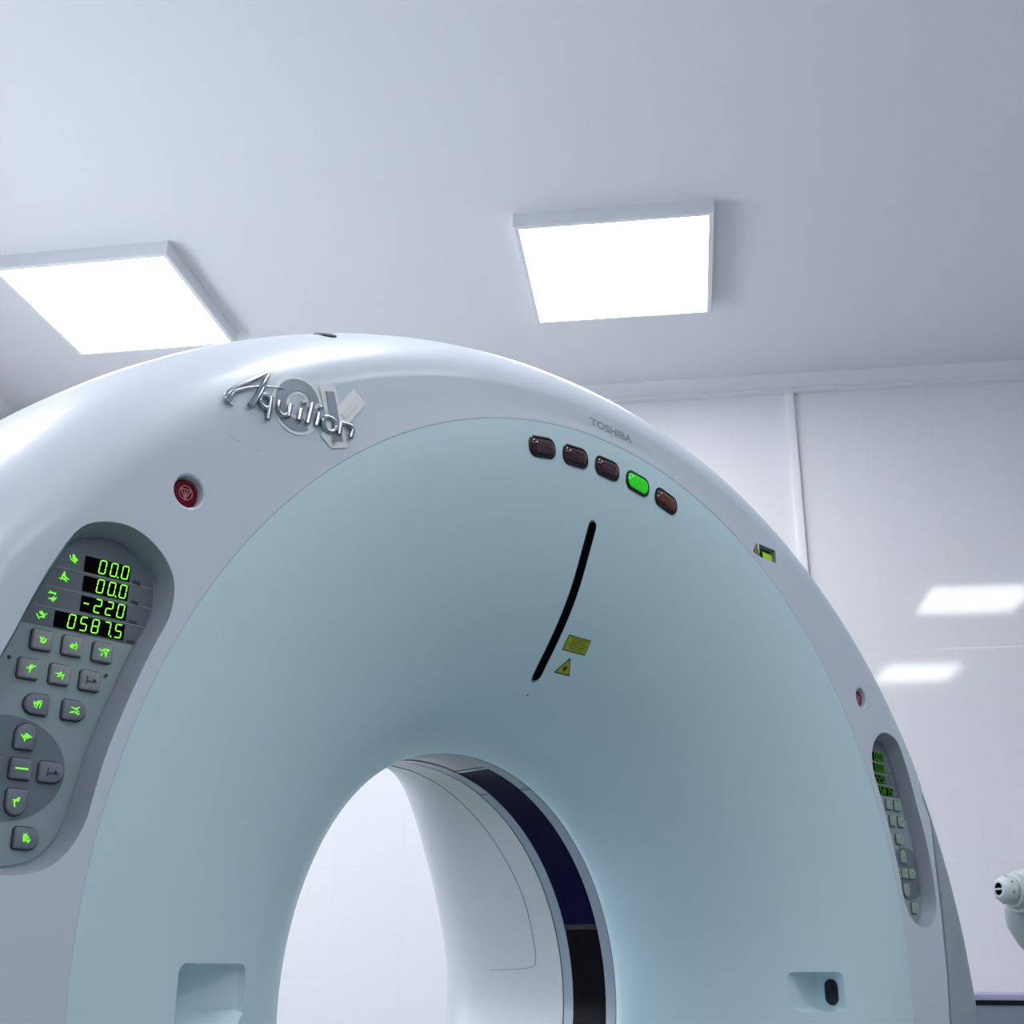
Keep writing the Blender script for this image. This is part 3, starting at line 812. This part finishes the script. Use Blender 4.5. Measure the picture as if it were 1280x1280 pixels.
def ell(cx, cy, rx, ry, a0=0, a1=360, n=12): return [(cx + rx * cos(radians(a0 + (a1 - a0) * k / n)), cy + ry * sin(radians(a0 + (a1 - a0) * k / n))) for k in range(n + (0 if abs(a1 - a0) == 360 else 1))]
S = .10   # slant of the lettering
letter('letter', [([(-.6048, .6880), (-.6150, .6795), (-.6290, .6680), (-.6430, .6560), (-.6560, .6445), (-.6625, .6360), (-.6630, .6285), (-.6560, .6235)], lambda t: .0006 + .0024 * min(1, t * 3) * (1 if t < .85 else (1 - t) / .15 * .8 + .2)),
                  ([(-.6060, .6870), (-.6160, .6680), (-.6255, .6470), (-.6345, .6310)], lambda t: .0008 + .0034 * min(1, t * 2.2)),
                  ([(-.6610, .6270), (-.6560, .6400), (-.6430, .6500), (-.6280, .6575), (-.6100, .6635), (-.5925, .6672)], lambda t: .0028 - .0021 * t)])
letter('letter', [(ell(-.6155, .6430, .0072, .0075, 40, 340), .0030), ([(-.6088, .6510), (-.6112, .6225)], .0034)])
letter('letter', [([(-.5975, .6500), (-.5985, .6400), (-.5945, .6350), (-.5885, .6350), (-.5835, .6395)], .0030), ([(-.5820, .6505), (-.5842, .6350)], .0034)])
letter('letter', [([(-.5672, .6500), (-.5695, .6352)], .0034)], [(-.5640, .6588)])
letter('letter', [([(-.5520, .6625), (-.5570, .6355)], .0034)])
letter('letter', [([(-.5420, .6530), (-.5446, .6365)], .0034)], [(-.5400, .6612)])
letter('letter', [(ell(-.5262, .6450, .0098, .0088), .0031, 1)])
letter('letter', [([(-.5098, .6530), (-.5118, .6365)], .0034), ([(-.5110, .6450), (-.5080, .6515), (-.5020, .6535), (-.4945, .6530), (-.4915, .6490), (-.4925, .6440), (-.4940, .6380)], .0032)])
# fine scuffs on the shell
for (x0, y0), (x1, y1) in (((-.655, .590), (-.640, .585)), ((-.622, .583), (-.613, .585))):
    mb = MB(); ribbon(mb, [(x0, y0), (x1, y1)], .0004, .0002); mb.build('scuff', mat('scuff_grey', (.46, .50, .57), .5), G)

# ------------------------------------------------------------------ worktop and cabinet by the back wall
top = bevel(box_obj('worktop', .36, XR, 4.085, YB, 1.011, 1.0275, M['counter_top']), .002)
top.location = (0, 0, 0)
tag(top, 'lavender grey worktop edge along the tiled back wall right of the scanner', 'worktop')
cab = empty('base_cabinet', (.40, 4.12, 0)); tag(cab, 'grey blue base cabinet under the worktop at the lower right', 'cabinet')
MB().box(0, XR - .42, .02, .46, .08, 1.011).build('body', M['counter'], cab)
MB().box(.02, XR - .44, .05, .44, 0, .08).build('plinth', M['ink'], cab)
MB().box(.0, XR - .42, .012, .02, .996, 1.011).build('shadow_gap', M['ink'], cab)
nd = 5; wd = (XR - .42) / nd
for k in range(nd):
    d_ = bevel(MB().box(k * wd + .002, (k + 1) * wd - .002, -.012, .02, .09, .996).build('door', M['counter'], cab), .0015)
    MB().box((k + 1) * wd - .05, (k + 1) * wd - .038, -.034, -.012, .80, .92).build('handle', M['chrome'], d_)

# ------------------------------------------------------------------ injector head on its stand, right edge
inj = empty('injector', (.95, 3.10, 0)); tag(inj, 'white injector head with stepped round nose and twin black ports at the right edge', 'medical injector')
ax = Vector((-.80, -.46, .06)).normalized()
up_ = Vector((0, 0, 1)); e1 = ax.cross(up_).normalized(); e2 = e1.cross(ax).normalized()
nose = Vector((.6935 - .95, 3.0 - 3.10, 1.2655))
def lathe(prof, name, mt, parent, o0=nose, axv=ax, n=48, smooth=35):
    a1 = axv.cross(Vector((0, 0, 1))).normalized(); a2 = a1.cross(axv).normalized()
    rws = [[tuple(o0 - axv * d + a1 * (r * cos(2 * pi * k / n)) + a2 * (r * sin(2 * pi * k / n))) for k in range(n)] for d, r in prof]
    return MB().loft(rws, cap=True).build(name, mt, parent, smooth)
lathe([(0, .012), (0.0, .0175), (.004, .022), (.012, .0285), (.022, .031), (.030, .031)], 'nose_cap', M['device'], inj)
lathe([(.030, .027), (.034, .027)], 'groove', M['ink'], inj)
lathe([(.034, .034), (.036, .038), (.050, .040), (.054, .038)], 'collar', M['device'], inj)
lathe([(.054, .040), (.056, .046), (.075, .050), (.110, .052), (.30, .052), (.32, .045), (.325, .01)], 'barrel', M['device'], inj)
for s in (1, -1):
    v = [tuple(nose + ax * .0008 + e1 * (.0105 * cos(a)) + e2 * (s * (.0022 + .0115 * sin(a)))) for a in [pi * k / 14 for k in range(15)]]
    v2 = [tuple(Vector(q) - ax * .004) for q in v]; nn = len(v)
    MB().add(v + v2, [tuple(range(nn)), tuple(range(nn, 2 * nn))] + [(i, (i + 1) % nn, nn + (i + 1) % nn, nn + i) for i in range(nn)]).build('port', M['slot'], inj)
for k in range(8):
    a = 2 * pi * k / 8 + .2
    c = nose - ax * .017 + (e1 * cos(a) + e2 * sin(a)) * .0300
    MB().loft([[tuple(c + (e1 * cos(a) + e2 * sin(a)) * d + ax * (r * cos(b)) + (e1 * -sin(a) + e2 * cos(a)) * (r * sin(b))) for b in [2 * pi * j / 12 for j in range(12)]] for d, r in ((-.002, .0042), (.0012, .0036), (.0018, .002))], cap=True).build('grip_dimple', M['device_grey'], inj, 40)
# bulb-shaped housing below the barrel
lathe([(0, .008), (.004, .020), (.018, .037), (.045, .056), (.09, .066), (.15, .064), (.19, .045), (.20, .01)], 'motor_housing', M['device_grey'], inj,
      o0=Vector((.6935 - .95 + .040, 3.06 - 3.10, 1.250)), axv=Vector((-.55, -.25, .55)).normalized())
lathe([(0, .03), (.78, .03), (1.10, .03)], 'stand_pole', M['device'], inj, o0=Vector((0, 0, 1.12)), axv=Vector((0, 0.0001, 1)).normalized())
lathe([(0, .05), (.02, .22), (.05, .24), (.06, .24)], 'stand_foot', M['device'], inj, o0=Vector((0, 0, .06)), axv=Vector((0, 0.0001, 1)).normalized())
